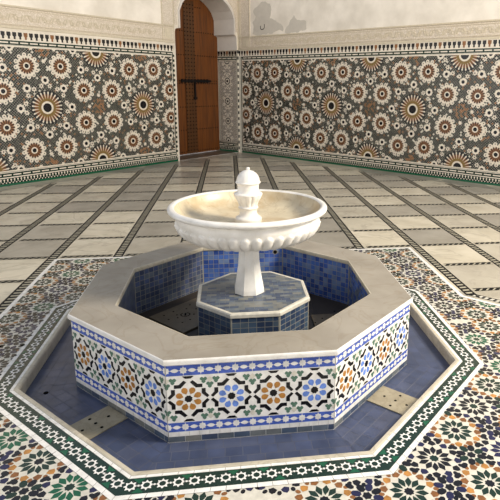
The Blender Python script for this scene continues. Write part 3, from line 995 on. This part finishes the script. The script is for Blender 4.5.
while y < AP:
    x = -AP - .035 * (r % 2)
    while x < AP:
        pl = [(x + .0012, y + .0012), (x + .0588, y + .0012), (x + .0588, y + .0288), (x + .0012, y + .0288)]
        # clip to the octagon
        for q in range(8):
            nx, ny = cos(q * pi / 4), sin(q * pi / 4); out = []
            for i in range(len(pl)):
                p, o_ = pl[i], pl[i - 1]
                a = ap - (p[0] * nx + p[1] * ny); c_ = ap - (o_[0] * nx + o_[1] * ny)
                if (a >= 0) != (c_ >= 0):
                    u = c_ / (c_ - a); out.append((o_[0] + (p[0] - o_[0]) * u, o_[1] + (p[1] - o_[1]) * u))
                if a >= 0: out.append(p)
            pl = out
            if len(pl) < 3: break
        if len(pl) >= 3: M.t(pl, random.choice(DULL), 2)
        x += .06
    y += .030; r += 1
M.build('top_tiling', ped)
b = MB()
sweep(b, [(AP - .020, ZP - .006), (AP + .001, ZP - .032), (AP + .004, ZP - .028), (AP + .004, ZP - .009), (AP - .001, ZP - .001), (AP - .008, ZP), (AP - .020, ZP - .001)], 'cream_glaze')
b.v = [(x + PX, y, z) for x, y, z in b.v]
b.build('cream_edging', ped, weld=True)

# ------------------------------------------------------------------ marble fountain
FX = .022
ftn = tag(empty('marble_fountain', (FX, 0, ZP), ROT), 'white marble fountain bowl on an eight sided stem with domed finial, on the tiled pedestal', 'fountain')
def smooth_prof(P, sub=4):
    out = []
    n = len(P)
    for i in range(n - 1):
        p0, p1, p2, p3 = P[max(0, i - 1)], P[i], P[i + 1], P[min(n - 1, i + 2)]
        for k in range(sub):
            t = k / sub
            f = lambda a, b_, c_, d: .5 * (2 * b_ + (c_ - a) * t + (2 * a - 5 * b_ + 4 * c_ - d) * t * t + (3 * b_ - a - 3 * c_ + d) * t ** 3)
            out.append((f(p0[0], p1[0], p2[0], p3[0]), f(p0[1], p1[1], p2[1], p3[1])))
    out.append(P[-1]); return out
def lathe(prof, n, m, mod=None, mats=None, ph=0, flat=False, smooth=True):
    b = MB(); v = []
    for i, (r, z) in enumerate(prof):
        for k in range(n):
            a = ph + 2 * pi * k / n
            rr = mod(r, z, a, i) if mod else r
            v.append((FX + rr * cos(a), rr * sin(a), z))
    nv = len(prof)
    for i in range(nv - 1):
        mm = mats(i) if mats else m
        b.mesh([], [], mm)
        for k in range(n):
            b.f.append((i * n + k, i * n + (k + 1) % n, (i + 1) * n + (k + 1) % n, (i + 1) * n + k)); b.m.append(b.mi(mm)); b.sm.append(smooth)
    b.f.append(tuple(range(n - 1, -1, -1))); b.m.append(b.mi(m)); b.sm.append(False)
    b.f.append(tuple(range((nv - 1) * n, nv * n))); b.m.append(b.mi(mats(nv - 2) if mats else m)); b.sm.append(False)
    b.v = v
    return b
# bowl
outer = smooth_prof([(.075, .682), (.17, .683), (.26, .687), (.335, .696), (.392, .713), (.434, .742), (.456, .778), (.464, .804), (.469, .824), (.468, .842), (.462, .857), (.458, .864)], 7)
rimp = smooth_prof([(.462, .867), (.488, .870), (.506, .877), (.514, .889), (.511, .902), (.497, .9105), (.480, .909), (.468, .900)], 4)
inn = smooth_prof([(.462, .882), (.440, .846), (.400, .815), (.34, .798), (.25, .792), (.12, .790), (.02, .790)], 5)
prof = outer + rimp + inn
NF = 42
no = len(outer); ni = no + len(rimp)
def gad(r, z, a, i):
    if i >= no: return r
    ph = a * NF / 2
    lobe = abs(cos(ph)) ** .55
    # lobes run from the foot up to rounded heads just below the shoulder
    if z <= .75: w = min(1, (r - .10) / .12) if r > .10 else 0
    else: w = 0
    head = .812 - .022 * (1 - lobe) * 2
    t = (head - z) / .014
    w2 = max(0, min(1, t))
    w = (min(1, max(0, (r - .1) / .12))) * w2
    return r + w * (.026 * lobe - .014) - (1 - w2) * .004
bw = lathe(prof, NF * 12, 'bowl_marble', gad, lambda i: 'bowl_marble' if i < ni - 2 else 'bowl_inside_marble')
bw.build('bowl', ftn)
# eight sided stem
sp = [(.097, ZP + .0005), (.097, ZP + .012), (.096, ZP + .03)] + [( .058 + .038 * (1 - t) ** 1.8 + .006 * t, ZP + .03 + t * .312) for t in [k / 14 for k in range(1, 15)]] + [(.068, .658), (.073, .666), (.073, .684)]
st = lathe([(r / cos(pi / 8), z) for r, z in sp], 8, 'bowl_marble', ph=pi / 8, smooth=False)
st.build('stem', ftn)
# finial
fp = smooth_prof([(.084, .788), (.088, .812), (.082, .824), (.066, .834), (.058, .848), (.056, .866), (.060, .880), (.066, .888), (.061, .896)], 4) + \
     smooth_prof([(.060, .900), (.068, .925), (.081, .948), (.090, .968), (.092, .980), (.082, .988)], 5) + \
     smooth_prof([(.072, .990), (.069, 1.005), (.069, 1.028), (.072, 1.044), (.080, 1.050), (.080, 1.058), (.075, 1.062), (.074, 1.072), (.067, 1.093), (.053, 1.112), (.032, 1.127), (.014, 1.133), (.010, 1.137), (.013, 1.143), (.009, 1.150), (.001, 1.153)], 5)
def ff(r, z, a, i):
    if .900 < z < .975: return r * (1 - .10 * (1 - abs(cos(a * 6)) ** .6))
    if 1.064 < z < 1.122: return r * (1 - .015 * (1 - abs(cos(a * 8)) ** .6))
    return r
lathe(fp, 96, 'bowl_marble', ff).build('finial', ftn)

# ------------------------------------------------------------------ camera
cam = bpy.data.cameras.new('camera'); co = bpy.data.objects.new('camera', cam); C.objects.link(co)
yaw, pitch, roll = .1567, -.209, .0118
fw = Vector((sin(yaw) * cos(pitch), cos(yaw) * cos(pitch), sin(pitch)))
rt = Vector((cos(yaw), -sin(yaw), 0)); up = rt.cross(fw)
r_ = rt * cos(roll) + up * sin(roll); u_ = up * cos(roll) - rt * sin(roll)
Mx = Matrix((r_, u_, -fw)).transposed().to_4x4(); Mx.translation = Vector((-.12376, -3.39779, 1.678325))
co.matrix_world = Mx
cam.sensor_width = 36; cam.lens = 531.6 / 500 * 36
cam.shift_x = (250 - 307.65) / 500; cam.shift_y = -(250 - 196.79) / 500
cam.clip_start = .05; cam.clip_end = 100
bpy.context.scene.camera = co

# ------------------------------------------------------------------ light
def skylight(name, loc, target, power, size, col):
    l = bpy.data.lights.new(name, 'AREA'); l.energy = power; l.size = size; l.color = col; l.shape = 'SQUARE'
    o = bpy.data.objects.new(name, l); C.objects.link(o)
    o.location = loc; o.rotation_euler = (Vector(target) - Vector(loc)).to_track_quat('-Z', 'Y').to_euler()
skylight('skylight', (5.2, -2.2, 4.6), (0, .8, 0), 640, 1.6, (1, .91, .78))
w = bpy.data.worlds.new('sky'); bpy.context.scene.world = w; w.use_nodes = True
nt = w.node_tree; bg = nt.nodes['Background']
tc = nt.nodes.new('ShaderNodeTexCoord'); sp_ = nt.nodes.new('ShaderNodeSeparateXYZ'); rp = nt.nodes.new('ShaderNodeValToRGB')
nt.links.new(tc.outputs['Generated'], sp_.inputs[0]); nt.links.new(sp_.outputs[2], rp.inputs[0])
rp.color_ramp.elements[0].position = 0; rp.color_ramp.elements[0].color = (1, .975, .95, 1)
rp.color_ramp.elements[1].position = .6; rp.color_ramp.elements[1].color = (.20, .235, .30, 1)
nt.links.new(rp.outputs['Color'], bg.inputs['Color']); bg.inputs['Strength'].default_value = 1.42
sc = bpy.context.scene
sc.view_settings.view_transform = 'Standard'; sc.view_settings.look = 'None'; sc.view_settings.gamma = 1
sc.view_settings.exposure = .27
